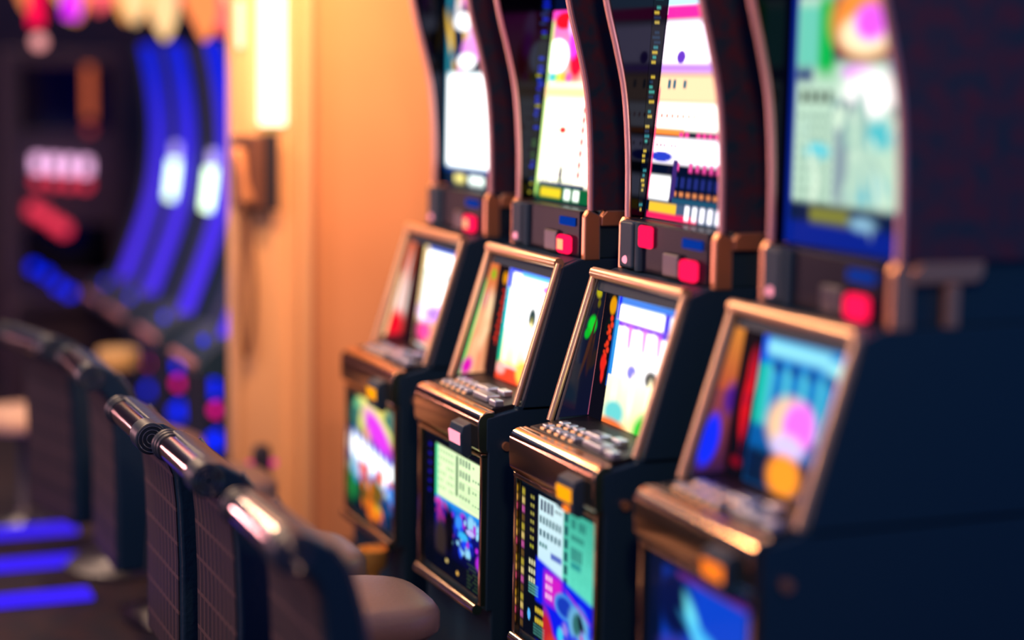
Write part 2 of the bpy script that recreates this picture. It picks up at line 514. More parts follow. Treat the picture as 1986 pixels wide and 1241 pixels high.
def main_art(k):
    a = Art(90, 90, (10, 10, 20))
    if k == 0:
        a.rect(0, 1, 0, 1, (250, 255, 255), 2.2)
        a.rect(0, 1, 0, .06, (30, 80, 200), 1, .03)
        a.rect(0, 1, .24, .29, (70, 220, 245), 1.3, .03)
        for i in range(4):
            a.rect(.1 + .24 * i, .18 + .24 * i, .26, .6, (160, 230, 240), 1.4, .06)
        a.grad(0, .10, .0, 1, (250, 220, 150), (240, 180, 140), 1.1)
        a.ell(.5, .66, .4, .10, (170, 120, 250), 1.3, .8)
        a.ell(.7, .62, .16, .14, (245, 130, 220), 1.2, .8)
        a.rect(0, 1, .75, 1, (60, 15, 30), 1, .08)
        a.ell(.5, .86, .28, .13, (255, 170, 90), 1.3, .7)
        a.ell(.25, .84, .16, .10, (250, 70, 150), 1.1, .7)
        a.rect(.8, 1, .3, 1, (235, 220, 255), 1.2, .05)
        a.rect(.9, 1, .3, .8, (240, 240, 130), 1.2, .05)
    elif k == 1:
        a.rect(0, 1, 0, 1, (255, 255, 255), 2.3)
        a.rect(0, 1, 0, .05, (25, 60, 220), 1.1, .03)
        a.rect(0, .09, .03, .20, (30, 70, 250), 1.1, .04)
        a.rect(.25, 1, .03, .07, (110, 200, 230), 1.1, .02)
        a.ell(.80, .13, .16, .04, (245, 90, 230), 1.2, .8)
        a.ell(.88, .35, .05, .04, (200, 150, 245), 1.2, .8)
        a.grad(0, .06, .2, .9, (30, 200, 230), (10, 190, 120), 1.1)
        a.rect(.28, .34, .38, .56, (110, 220, 240), 1.2, .04)
        a.ell(.54, .40, .07, .10, (15, 60, 60), 1, .6)
        a.ell(.54, .5, .03, .10, (200, 190, 90), 1, .6)
        a.grad(0.06, .88, .55, .86, (255, 250, 220), (255, 225, 150), 1.5)
        for i in range(4):
            a.rect(.1 + .2 * i, .16 + .2 * i, .45, .84, (255, 235, 190), 1.8, .05)
        a.rect(.82, 1, .42, 1, (235, 120, 110), 1.1, .08)
        a.ell(.9, .9, .35, .20, (245, 40, 20), 1.0, .6)
        a.ell(.3, .97, .45, .12, (245, 70, 40), 1.0, .6)
        a.ell(.5, .88, .12, .10, (255, 190, 70), 1.3, .6)
        a.ell(.08, .90, .09, .05, (250, 170, 160), 1.2, .7)
    elif k == 2:
        a.rect(0, 1, 0, 1, (255, 255, 255), 2.2)
        a.rect(0, 1, 0, .075, (70, 140, 245), 1.1, .03)
        a.rect(0, .05, 0, .2, (15, 40, 250), 1.2, .03)
        a.rect(.04, .68, .08, .195, (250, 255, 255), 2.4, .015)
        a.rect(.68, .76, .06, .21, (60, 40, 235), 1.1, .02)
        a.rect(.76, .98, .09, .20, (220, 245, 255), 1.8, .02)
        a.rect(0, .72, .195, .24, (130, 50, 240), 1.2, .02)
        a.rect(.62, 1, .205, .255, (50, 50, 230), 1.1, .02)
        for i in range(4):
            u = .12 + .21 * i
            a.rect(u + .08, u + .14, .22, .40, (215, 90, 245), 1.2, .05)
            a.ell(u + .02, .42, .075, .17, (255, 255, 255), 2.4, .4)
        a.rect(.9, 1, .25, .62, (235, 90, 240), 1.2, .05)
        a.grad(0, .05, .2, .65, (60, 170, 240), (40, 140, 240), 1.1)
        a.ell(.33, .56, .07, .06, (60, 110, 230), 1.1, .7)
        a.ell(.61, .57, .09, .07, (10, 70, 60), 1, .6)
        a.grad(0.0, .9, .62, 1, (255, 250, 215), (255, 235, 165), 1.5)
        for i in range(3):
            a.ell(.12 + .25 * i, .74, .05, .16, (255, 240, 190), 2.0, .5)
        a.ell(.16, .90, .15, .10, (110, 215, 215), 1.2, .7)
        a.ell(.72, .98, .26, .17, (0, 215, 50), 1.1, .4)
        a.ell(.95, .76, .17, .26, (10, 205, 70), 1.1, .5)
        a.ell(.12, 1.02, .26, .07, (250, 120, 60), 1.1, .6)
        a.rect(.93, 1, .3, 1, (240, 150, 120), 1, .03)
    else:
        a.rect(0, 1, 0, 1, (10, 95, 170), 0.9)
        a.grad(0, 1, 0, .5, (40, 150, 235), (20, 120, 190), 0.9)
        a.rect(.03, .72, .04, .13, (150, 235, 250), 1.0, .05)
        a.ell(.82, .13, .13, .055, (160, 245, 250), 1.0, .7)
        a.rect(0, .06, 0, .3, (10, 60, 240), 1.0, .05)
        for i in range(5):
            a.rect(.10 + .18 * i, .16 + .18 * i, .2, .60, (90, 215, 235), .9, .05)
            a.ell(.2 + .18 * i, .20, .05, .04, (10, 50, 140), 1, .8)
        a.rect(.0, .10, .2, .6, (30, 205, 180), 0.9, .06)
        a.ell(.40, .56, .22, .18, (255, 205, 160), 1.1, .5)
        a.ell(.50, .54, .16, .15, (250, 110, 240), 1.2, .5)
        a.ell(.42, .70, .16, .09, (215, 200, 255), 1.1, .7)
        a.rect(0, 1, .76, 1, (10, 30, 60), 1, .06)
        a.ell(.42, .88, .17, .14, (255, 150, 40), 1.2, .5)
    return a.a


def mirror_reflection_art(k):
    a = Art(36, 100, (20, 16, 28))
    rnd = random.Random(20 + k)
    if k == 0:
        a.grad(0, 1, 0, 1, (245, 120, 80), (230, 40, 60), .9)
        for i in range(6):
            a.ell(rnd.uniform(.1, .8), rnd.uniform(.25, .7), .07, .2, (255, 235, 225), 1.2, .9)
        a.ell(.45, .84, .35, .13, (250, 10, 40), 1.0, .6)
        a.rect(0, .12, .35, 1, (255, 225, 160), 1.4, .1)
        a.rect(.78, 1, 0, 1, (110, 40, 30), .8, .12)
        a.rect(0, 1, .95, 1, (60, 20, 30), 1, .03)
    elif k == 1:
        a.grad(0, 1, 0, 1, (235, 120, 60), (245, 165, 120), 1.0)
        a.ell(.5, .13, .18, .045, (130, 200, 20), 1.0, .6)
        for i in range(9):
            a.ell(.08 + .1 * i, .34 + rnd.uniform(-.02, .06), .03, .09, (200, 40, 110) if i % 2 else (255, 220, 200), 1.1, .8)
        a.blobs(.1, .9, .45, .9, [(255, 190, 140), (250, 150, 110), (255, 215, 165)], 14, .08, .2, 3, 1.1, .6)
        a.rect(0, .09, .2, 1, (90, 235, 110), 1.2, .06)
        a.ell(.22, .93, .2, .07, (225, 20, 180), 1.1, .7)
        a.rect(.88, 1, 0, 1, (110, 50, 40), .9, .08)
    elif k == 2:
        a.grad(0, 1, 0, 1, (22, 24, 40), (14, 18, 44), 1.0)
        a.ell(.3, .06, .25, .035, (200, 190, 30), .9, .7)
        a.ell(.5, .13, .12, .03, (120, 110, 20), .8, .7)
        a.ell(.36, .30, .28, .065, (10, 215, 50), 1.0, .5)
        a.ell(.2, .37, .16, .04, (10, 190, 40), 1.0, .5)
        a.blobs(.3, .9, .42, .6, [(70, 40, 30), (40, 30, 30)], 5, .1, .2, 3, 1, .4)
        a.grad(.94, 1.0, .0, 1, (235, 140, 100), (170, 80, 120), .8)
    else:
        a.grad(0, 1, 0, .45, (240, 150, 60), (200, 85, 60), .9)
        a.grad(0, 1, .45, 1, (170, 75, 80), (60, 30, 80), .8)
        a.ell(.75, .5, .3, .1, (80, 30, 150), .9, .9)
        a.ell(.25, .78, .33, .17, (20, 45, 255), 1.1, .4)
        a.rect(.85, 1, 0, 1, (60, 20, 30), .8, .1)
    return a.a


def lining_reflection_art(k):
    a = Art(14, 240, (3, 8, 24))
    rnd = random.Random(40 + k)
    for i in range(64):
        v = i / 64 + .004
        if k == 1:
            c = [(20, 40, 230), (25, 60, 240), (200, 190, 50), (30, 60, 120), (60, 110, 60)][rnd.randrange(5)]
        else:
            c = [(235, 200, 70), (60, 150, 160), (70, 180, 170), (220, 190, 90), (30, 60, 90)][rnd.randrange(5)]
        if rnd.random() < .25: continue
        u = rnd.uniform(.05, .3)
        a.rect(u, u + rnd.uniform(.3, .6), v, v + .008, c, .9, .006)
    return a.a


def surround_art(k):
    a = Art(40, 110, (14, 13, 24))
    rnd = random.Random(k)
    if k == 0:
        a.grad(0.5, .9, .05, .6, (120, 50, 20), (40, 20, 25), .6)
    elif k == 1:
        a.ell(.70, .12, .20, .055, (250, 160, 10), 1.0, .4)
        for i in range(9):
            v = .22 + i * .055
            u = .64 - .030 * i + .10 * (i % 2)
            a.rect(u, u + .24, v, v + .018, (250, 50, 30), 1.1, .015)
            a.rect(u if i % 2 else u + .18, (u if i % 2 else u + .18) + .07, v, v + .06, (250, 50, 30), 1.1, .015)
        a.grad(.9, 1.0, .1, .8, (20, 60, 120), (30, 110, 110), .6)
    elif k == 2:
        a.ell(.66, .10, .24, .07, (240, 160, 10), 1.0, .4)
        for i in range(8):
            v = .20 + i * .05
            u = .70 - .02 * i
            a.ell(u + .09 * (i % 2), v, .11, .024, (250, 60, 35), 1.0, .5)
            if i % 3: a.ell(u - .12, v + .02, .09, .016, (235, 60, 30), .9, .5)
        a.ell(.52, .56, .20, .07, (245, 40, 30), 1.0, .5)
        a.ell(.56, .65, .12, .06, (245, 40, 30), 1.0, .5)
        a.grad(.9, 1.0, .0, .72, (20, 110, 200), (20, 90, 200), .8)
    else:
        a.ell(.68, .30, .22, .16, (250, 25, 35), 1.0, .6)
        a.ell(.58, .52, .22, .20, (250, 25, 35), 1.0, .6)
        a.blobs(.4, .8, .2, .68, [(240, 20, 30), (160, 10, 30), (120, 20, 60)], 12, .06, .14, 3, 1, .3)
        a.ell(.5, .9, .3, .04, (120, 10, 30), 1, .6)
    return a.a


def belly_art(k):
    a = Art(110, 120, (6, 10, 26))
    if k == 0:
        a.rect(0, 1, 0, 1, (14, 40, 46), 1)
        a.blobs(.05, .95, .03, .25, [(120, 200, 140), (240, 235, 110), (60, 120, 110), (250, 180, 90)], 22, .06, .16, 2, 1.1, .7)
        a.ell(.55, .10, .4, .06, (250, 240, 120), 1.2, .6, .3)
        a.ell(.62, .24, .32, .12, (225, 60, 235), 1.2, .6, .4)
        for i in range(7):
            u = .08 + i * .14
            a.ell(u, .46 + .10 * u, .075, .17, (30, 110, 250), 1.1, .5)
            a.ell(u, .44 + .12 * u, .055, .12, (250, 255, 255), 2.2, .5)
        a.blobs(.1, .95, .60, .75, [(240, 110, 190), (60, 150, 250), (250, 90, 60), (190, 240, 250)], 26, .03, .08, 4, 1.1)
        a.rect(0, 1, .78, 1, (10, 18, 40), 1, .1)
        a.blobs(.3, .7, .70, .95, [(240, 200, 40), (250, 120, 30), (120, 90, 30)], 20, .03, .09, 6, 1.0)
        a.ell(.05, .8, .10, .12, (40, 160, 80), .8, .8)
        a.blobs(.7, 1, .78, .98, [(40, 90, 160), (20, 50, 90)], 10, .04, .08, 8, .9)
    elif k == 1:
        a.rect(.20, 1, .045, .43, (232, 255, 200), 1.15, .01)
        a.grad(.20, .24, .045, .43, (90, 230, 160), (60, 220, 170), 1.1)
        for i in range(6):
            a.text(.26, .54, .07 + .055 * i, .026, (170, 205, 150), 6, 1, i, .55, .3)
        a.rect(.56, .60, .06, .36, (70, 120, 80), 1, .015)
        for i in range(4):
            a.text(.63, .83, .06 + .09 * i, .055 if i < 3 else .03, (60, 110, 95), 4, 1, i + 7, .5, .1)
            a.text(.85, .98, .08 + .09 * i, .018, (60, 120, 95), 3, 1, i + 2, .5)
        for i in range(9):
            a.rect(.63, .97, .235 + .02 * i, .24 + .02 * i, (190, 230, 165), 1, .01)
        a.grad(.20, 1, .43, .52, (40, 160, 255), (10, 40, 190), 1.0)
        a.grad(.20, 1, .52, .86, (16, 20, 130), (6, 8, 40), 1.0)
        a.blobs(.5, .98, .50, .76, [(30, 70, 250), (60, 150, 255), (180, 40, 220), (20, 30, 160), (150, 220, 255)], 46, .015, .05, 11, 1.0)
        a.ell(.82, .575, .07, .022, (190, 190, 255), 1.1, .5)
        a.ell(.70, .63, .08, .03, (60, 190, 255), 1.0, .6)
        a.ell(.26, .48, .06, .03, (230, 60, 190), 1.0, .6)
        a.blobs(.22, .4, .5, .62, [(90, 30, 190), (30, 30, 160), (190, 50, 160)], 12, .02, .05, 2, .9)
        a.ell(.45, .66, .09, .18, (10, 8, 20), 1, .5)
        a.ell(.30, .76, .10, .16, (52, 40, 40), 1, .6)
        a.rect(.2, 1, .86, 1, (6, 10, 30), 1, .04)
        a.ell(.42, .89, .02, .015, (240, 210, 130), 1.1)
        a.ell(.61, .93, .02, .015, (250, 190, 90), 1.1)
        for i in range(7):
            a.text(.78, .97, .80 + .028 * i, .01, (70, 100, 60), 6, .8, i, .6)
        for i in range(6):
            a.ell(.09, .08 + .07 * i, .025, .015, (30, 20, 170), .9)
    elif k == 2:
        a.grad(.24, .58, .02, .52, (215, 245, 250), (200, 235, 250), 1.05)
        a.grad(.58, 1, .02, .55, (70, 190, 165), (110, 245, 215), 0.9)
        a.text(.27, .46, .04, .075, (20, 30, 80), 4, 1, 0, .6, .05)
        a.text(.47, .57, .065, .018, (30, 60, 70), 3, 1, 1, .6, .05)
        a.text(.26, .57, .15, .05, (60, 100, 110), 7, 1, 2, .6, .05)
        a.text(.26, .57, .24, .045, (60, 100, 115), 6, 1, 4, .6, .05)
        a.text(.26, .42, .325, .03, (70, 130, 130), 4, 1, 5, .7, .1)
        a.rect(.42, .57, .36, .40, (90, 110, 200), 1, .015)
        for i in range(6):
            a.rect(.60, .645, .04 + .085 * i, .105 + .085 * i, (20, 60, 80), 1, .015)
        a.text(.69, .88, .06, .06, (30, 110, 105), 6, 1, 6, .65, .05)
        a.text(.69, .86, .16, .035, (30, 110, 105), 6, 1, 7, .65, .05)
        a.text(.69, .84, .24, .085, (30, 100, 105), 5, 1, 8, .6, .05)
        a.rect(.69, .82, .335, .375, (40, 150, 150), 1, .02)
        for i in range(9):
            a.text(.70, .98, .38 + .018 * i, .007, (70, 190, 165), 12, 1, i, .6)
            a.text(.9, .98, .05 + .03 * i, .010, (60, 170, 145), 3, 1, i, .6)
        a.rect(.22, 1, .44, 1.0, (12, 30, 240), 1.0, .03, skew=.14)
        a.rect(.34, .58, .50, .70, (215, 30, 205), 1.0, .06)
        for i in range(3):
            a.text(.36, .46, .52 + .06 * i, .035, (250, 200, 245), 3, 1.1, i, .6, 0)
        a.ell(.62, .66, .14, .085, (70, 140, 235), 1, .25)
        a.ell(.62, .66, .10, .06, (25, 60, 190), 1, .3)
        a.ell(.80, .72, .13, .12, (110, 180, 225), 1, .4)
        a.ell(.78, .72, .05, .07, (50, 110, 110), 1, .5)
        a.ell(.85, .73, .03, .10, (10, 14, 40), 1, .4, -.5)
        for i in range(7):
            a.ell(.70 + .03 * i, .57 + .012 * i, .09, .008, (160, 60, 220), 1, .6, .35)
        a.blobs(.55, 1, .78, 1, [(60, 70, 230), (150, 130, 235), (20, 30, 190), (200, 60, 180), (110, 190, 250)], 40, .02, .06, 21, 1.0)
        a.ell(.40, .95, .09, .20, (195, 35, 50), 1, .5, -.3)
        a.ell(.47, 1.0, .10, .10, (220, 60, 40), 1, .5)
        a.ell(.57, .86, .04, .05, (60, 200, 240), 1.1, .7)
        a.rect(0, .20, 0, 1, (8, 12, 26), 1, .02)
        for i in range(7):
            a.text(.13, .19, .05 + .055 * i, .022, (200, 190, 90) if i < 6 else (210, 210, 60), 2, .8, i, .6, 0)
        for i in range(3):
            a.text(.12, .22, .48 + .06 * i, .035, (235, 230, 180), 3, 1, i, .6, 0)
        for i in range(4):
            a.text(.12, .26, .64 + .02 * i, .01, (110, 200, 190), 7, 1, i, .7, 0)
        a.rect(.20, .33, .74, 1, (8, 14, 30), 1, .02)
        for i in range(2):
            a.text(.22, .34, .78 + .07 * i, .035, (235, 200, 60), 4, 1, i, .7, 0)
        for i in range(4):
            a.text(.20, .36, .90 + .02 * i, .008, (90, 170, 160), 8, 1, i, .7, 0)
        a.ell(.13, .86, .02, .04, (90, 180, 250), 1.1)
        for i in range(16):
            a.rect(.0, .045, .03 + .06 * i, .075 + .06 * i, [(190, 170, 60), (230, 200, 120), (200, 90, 160), (110, 80, 40)][i % 4], .8, .02)
    else:
        a.rect(0, 1, 0, 1, (6, 18, 50), 1)
        a.rect(.15, .97, .04, .97, (14, 70, 210), 1, .05)
        a.ell(.28, .22, .18, .20, (8, 20, 70), 1, .5)
        a.ell(.47, .28, .16, .05, (110, 230, 250), 1.1, .7, 1.0)
        a.ell(.68, .38, .30, .045, (70, 190, 250), 1.1, .8, .35)
        a.ell(.35, .5, .2, .08, (60, 50, 150), 1, .8)
        a.ell(.75, .6, .25, .12, (20, 120, 235), 1, .8)
        a.rect(.3, .97, .03, .055, (120, 40, 130), 1, .02)
    return a.a


# ------------------------------------------------------------------ slot machine
WM = 0.54      # machine width along the row


def smooth2(p, n=4):
    P = [p[0]] + list(p) + [p[-1]]
    out = []
    for i in range(1, len(P) - 2):
        for q in range(n):
            t = q / n
            out.append(tuple(0.5 * (2 * P[i][c] + (P[i + 1][c] - P[i - 1][c]) * t + (2 * P[i - 1][c] - 5 * P[i][c] + 4 * P[i + 1][c] - P[i + 2][c]) * t * t
                                    + (3 * P[i][c] - P[i - 1][c] - 3 * P[i + 1][c] + P[i + 2][c]) * t ** 3) for c in (0, 1)))
    out.append(tuple(p[-1]))
    return out


def fin_profile():
    return smooth2([(0.205, 2.42), (0.222, 2.27), (0.247, 2.13), (0.282, 2.00), (0.309, 1.88), (0.323, 1.72), (0.327, 1.545)])


def bead(mb, pts, r, y):
    mb.tube([(x, y, z) for x, z in pts], r, 10)


def make_machine(k, near_y, label, accept):
    r = empty('slot_machine', (0, near_y, 0))
    tag(r, label, 'slot machine', 'slot machines in the row on the right')
    W = WM
    # cabinet: lower body, sloping cheeks beside the display, and the back part
    c = MB()
    c.prism([(0.03, 0.10), (0.03, 0.385), (0.012, 0.385), (0.012, 0.855), (0.005, 0.86), (0.005, 0.955), (0.10, 0.975), (0.10, 0.985), (0.75, 0.985), (0.75, 0.10)], 0, W)
    cheek = [(0.112, 0.97), (0.236, 1.385), (0.29, 1.405), (0.75, 1.405), (0.75, 0.97)]
    c.prism(cheek, 0, 0.022)
    c.prism(cheek, W - 0.022, W)
    c.prism([(0.215, 0.97), (0.262, 1.345), (0.75, 1.345), (0.75, 0.97)], 0.0225, W - 0.0225)
    c.prism([(0.225, 1.346), (0.238, 1.39), (0.29, 1.405), (0.75, 1.405), (0.75, 1.346)], 0.0225, W - 0.0225)
    c.box(0.36, 0.75, 0.02, W - 0.02, 1.405, 1.545)
    c.build('cabinet', MT['black'], r, bevel=0.004)
    b = MB().tube([(0.066, -0.012, 0.872), (0.066, 0.004, 0.872)], 0.013, 18).build('side_lock', MT['bracket'], r, smooth=True)
    # lower lit glass with chrome frame
    z0, z1 = 0.415, 0.825
    grid_screen('belly_glass', (0.007, W - 0.035, z1), (0, -(W - 0.07), 0), (0, 0, -(z1 - z0)), belly_art(k), r)
    f = MB()
    f.box(-0.006, 0.012, 0.006, 0.022, 0.40, 0.846)
    f.box(-0.006, 0.012, W - 0.022, W - 0.006, 0.40, 0.846)
    f.box(-0.008, 0.012, 0.006, W - 0.006, 0.838, 0.851)
    f.build('belly_frame', MT['gold'], r, bevel=0.003)
    MB().tube([(-0.008, 0.02, 0.388), (-0.008, W - 0.02, 0.388)], 0.016, 18).build('bottom_rail', MT['goldpale'], r, smooth=True)
    # rolled chrome front of the button deck
    pr = [(0.012, 0.852), (-0.010, 0.856), (-0.018, 0.868), (-0.020, 0.905)]
    for i in range(9):
        t = math.pi - i * (math.pi / 2) / 8 * 1.15
        pr.append((0.014 + 0.034 * math.cos(t), 0.940 + 0.034 * math.sin(t)))
    pr += [(0.030, 0.976), (0.030, 0.955), (0.012, 0.955)]
    MB().prism(pr, 0.001, W - 0.001).build('deck_roll', MT['gold'], r, bevel=0.003, smooth=True)
    d = MB().prism([(0.031, 0.957), (0.031, 0.979), (0.118, 0.992), (0.215, 0.999), (0.215, 0.96)], 0.024, W - 0.024)
    d.build('button_deck', MT['deck'], r, bevel=0.003)
    zs = lambda x: 0.979 + (x - 0.031) * 0.15
    for row in range(2):
        for i in range(5):
            x = 0.045 + row * 0.043
            y = W - 0.075 - i * 0.045 - row * 0.012
            bt = MB().box(x, x + 0.028, y - 0.027, y, zs(x) + .001, zs(x) + 0.013)
            bo = bt.build('button', MT['silver'], r, bevel=0.004)
            MB().box(x - 0.008, x - 0.003, y - 0.021, y - 0.007, zs(x), zs(x) + 0.006).build('button_light', MT['warmglow'], bo)
    for (x, y, lx, ly) in ((0.085, 0.235, 0.04, 0.085), (0.045, 0.155, 0.045, 0.11), (0.105, 0.14, 0.03, 0.05), (0.04, 0.05, 0.03, 0.05)):
        MB().box(x, x + lx, y - ly * .5, y + ly * .5, zs(x) + .001, zs(x) + 0.020).build('button', MT['silver'], r, bevel=0.005)
    # chrome frame of the sloping display opening
    P0, P1 = (0.098, 0.988), (0.225, 1.394)
    f = MB()
    for y in (0.009, W - 0.009):
        f.tube([(P0[0], y, P0[1]), (P1[0], y, P1[1])], 0.010, 12)
    f.tube([(P1[0], 0.006, P1[1]), (P1[0], W - 0.006, P1[1])], 0.016, 14)
    f.build('display_frame', MT['framegold'], r, smooth=True)
    # recess: smoked near mirror, painted far reflection, dark surround with red lettering, bright display
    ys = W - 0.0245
    painted_reflection('painted_reflection', (0.232, ys, 1.370), (0.257, ys, 1.343), (0.118, ys, 0.998), (0.2115, ys, 1.001), mirror_reflection_art(k), r)  # mirrored view of the screen, painted as a glowing panel
    for yy in (0.0235,):
        MB().prism([(0.118, 0.996), (0.232, 1.372), (0.258, 1.343), (0.2135, 1.0)], yy, yy + 0.003).build('side_mirror', MT['mirror'], r)
    b0, b1 = np.array((0.208, 0, 0.998)), np.array((0.256, 0, 1.345))
    ev = tuple(b0 - b1)
    sx = -0.002
    grid_screen('display_surround', (b1[0] + sx, W - 0.027, b1[2]), (0, -0.082, 0), ev, surround_art(k), r)
    grid_screen('main_display', (b1[0] + sx, W - 0.110, b1[2]), (0, -(W - 0.140), 0), ev, main_art(k) * (1.4, 1.25, 0.95, 1.1)[k], r)
    # bill acceptor on the front roll
    ba = MB().prism([(-0.045, 0.925), (-0.052, 0.90), (-0.050, 0.845), (-0.030, 0.83), (-0.016, 0.84), (-0.016, 0.935)], 0.055, 0.155)
    ba = ba.build('bill_acceptor', MT['black'], r, bevel=0.004)
    ac = MB().prism([(-0.056, 0.905), (-0.052, 0.868), (-0.046, 0.868), (-0.049, 0.905)], 0.062, 0.148).build('acceptor_light', accept, ba, bevel=0.002)
    if k == 2:
        MB().box(-0.054, -0.050, 0.075, 0.105, 0.845, 0.860).build('acceptor_light', MT['orangeglow'], ba)
    # topper: side fins with rose trims, display deep inside, control strip and copper brackets
    fp = fin_profile()
    side = fp + [(0.75, 1.545), (0.75, 2.42)]
    t = MB()
    t.prism(side, 0.0, 0.018)
    t.prism(side, W - 0.018, W)
    t.prism([(0.46, 2.42), (0.372, 1.545), (0.75, 1.545), (0.75, 2.42)], 0.0185, W - 0.0185)
    t.build('topper_cabinet', MT['marble'], r, bevel=0.003)
    MB().prism(fp + [(0.366, 1.545), (0.455, 2.42)], W - 0.0215, W - 0.0185).build('fin_lining', MT['gloss'], r)
    for y in (0.009, W - 0.009):
        tr = MB()
        bead(tr, [(x - 0.004, z) for x, z in fp], 0.0095, y)
        tr.build('fin_trim', MT['pink'], r, smooth=True)
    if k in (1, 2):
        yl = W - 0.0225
        painted_reflection('lining_reflection', (0.395, yl, 2.42), (0.446, yl, 2.42), (0.345, yl, 1.56), (0.365, yl, 1.56), lining_reflection_art(k), r)  # topper screen's reflection in the gloss lining, painted as glowing marks
    xb, xt = 0.366, 0.452
    if k in (0, 3):
        xb, xt = 0.348, 0.352
    grid_screen('topper_display', (xt, W - 0.024, ZT1 - .004), (0, -(W - 0.05), 0), (xb - xt, 0, ZT0 - ZT1 + .006), topper_art(k) * (1.2, 1.2, 1.2, 1.0)[k], r)
    s = MB().box(0.300, 0.36, 0.03, W - 0.03, 1.406, 1.543).build('control_strip', MT['stripblack'], r, bevel=0.006)
    # pods on the strip
    MB().box(0.284, 0.31, W - 0.115, W - 0.035, 1.412, 1.54).build('strip_pod', MT['black'], r, bevel=0.008)
    MB().tube([(0.30, W - 0.135, 1.41), (0.30, W - 0.135, 1.54)], 0.016, 14).build('strip_pillar', MT['black'], r, smooth=True)
    MB().box(0.286, 0.31, 0.165, 0.255, 1.41, 1.475).build('strip_pod', MT['steel'], r, bevel=0.006)
    rl = MB().box(0.276, 0.302, 0.075, 0.150, 1.412, 1.468).build('red_lamp', MT['redlamp'], r, bevel=0.012, seg=3)
    if k in (0, 1):
        MB().box(0.273, 0.2765, 0.095, 0.130, 1.425, 1.455).build('lamp_legend', MT['warmglow'], rl, bevel=0.001)
    if k == 2:
        MB().box(0.286, 0.302, 0.33, 0.40, 1.475, 1.535).build('red_lamp', MT['redlamp'], r, bevel=0.012, seg=3)
    MB().box(0.292, 0.302, 0.06, 0.16, 1.495, 1.52).build('blue_legend', emit('dim_blue_legend', S(10, 60, 170), .8), r, bevel=0.003)
    MB().sphere((0.287, W - 0.075, 1.435), 0.012).build('strip_lamp', MT['pinkwhite'], r, smooth=True)
    for y0 in (-0.004, W - 0.020):
        br = MB()
        y1 = y0 + 0.024
        br.prism([(0.300, 1.402), (0.300, 1.53), (0.312, 1.549), (0.350, 1.532), (0.352, 1.402)], y0, y1)
        br.prism([(0.3525, 1.528), (0.3525, 1.500), (0.520, 1.500), (0.535, 1.520), (0.535, 1.546), (0.37, 1.546)], y0, y1)
        br.prism([(0.440, 1.402), (0.440, 1.499), (0.475, 1.499), (0.475, 1.402)], y0, y1)
        br.build('bracket', MT['bracket'], r, bevel=0.005)
    return r


YF = (5.99, 5.233, 4.469, 3.708)
LAB = ('farthest slot machine of the front row, against the orange wall, white topper screen',
       'slot machine second from the orange wall, green edged pay table and red zigzag digits',
       'slot machine second nearest the camera, teal pay table and violet reel screen',
       'nearest slot machine, strongly blurred, mint topper screen and blue reel screen')
ACC = (MT['amber'], MT['pinkwhite'], MT['amber'], MT['orangeglow'])
for k in range(4):
    make_machine(k, YF[k] - WM, LAB[k], ACC[k])

# plinth under the row
pl = MB().box(0.02, 0.80, 3.05, 6.10, 0.0, 0.098).build('plinth', MT['plum'], None, bevel=0.006)
tag(pl, 'long low dark plinth carrying the front row of slot machines', 'plinth')
cup = MB().lathe((-0.045, 5.55, 0.0), [(0.05, 0), (0.05, 0.01), (0.018, 0.03), (0.018, 0.19), (0.034, 0.215), (0.030, 0.245), (0.020, 0.265), (0.022, 0.285), (0.046, 0.305), (0.052, 0.365), (0.046, 0.365), (0.04, 0.32), (0.01, 0.305)]).build('brass_stand', MT['brass'], None, smooth=True)
tag(cup, 'small brass goblet shaped stand on the floor before the farthest machine', 'stand')


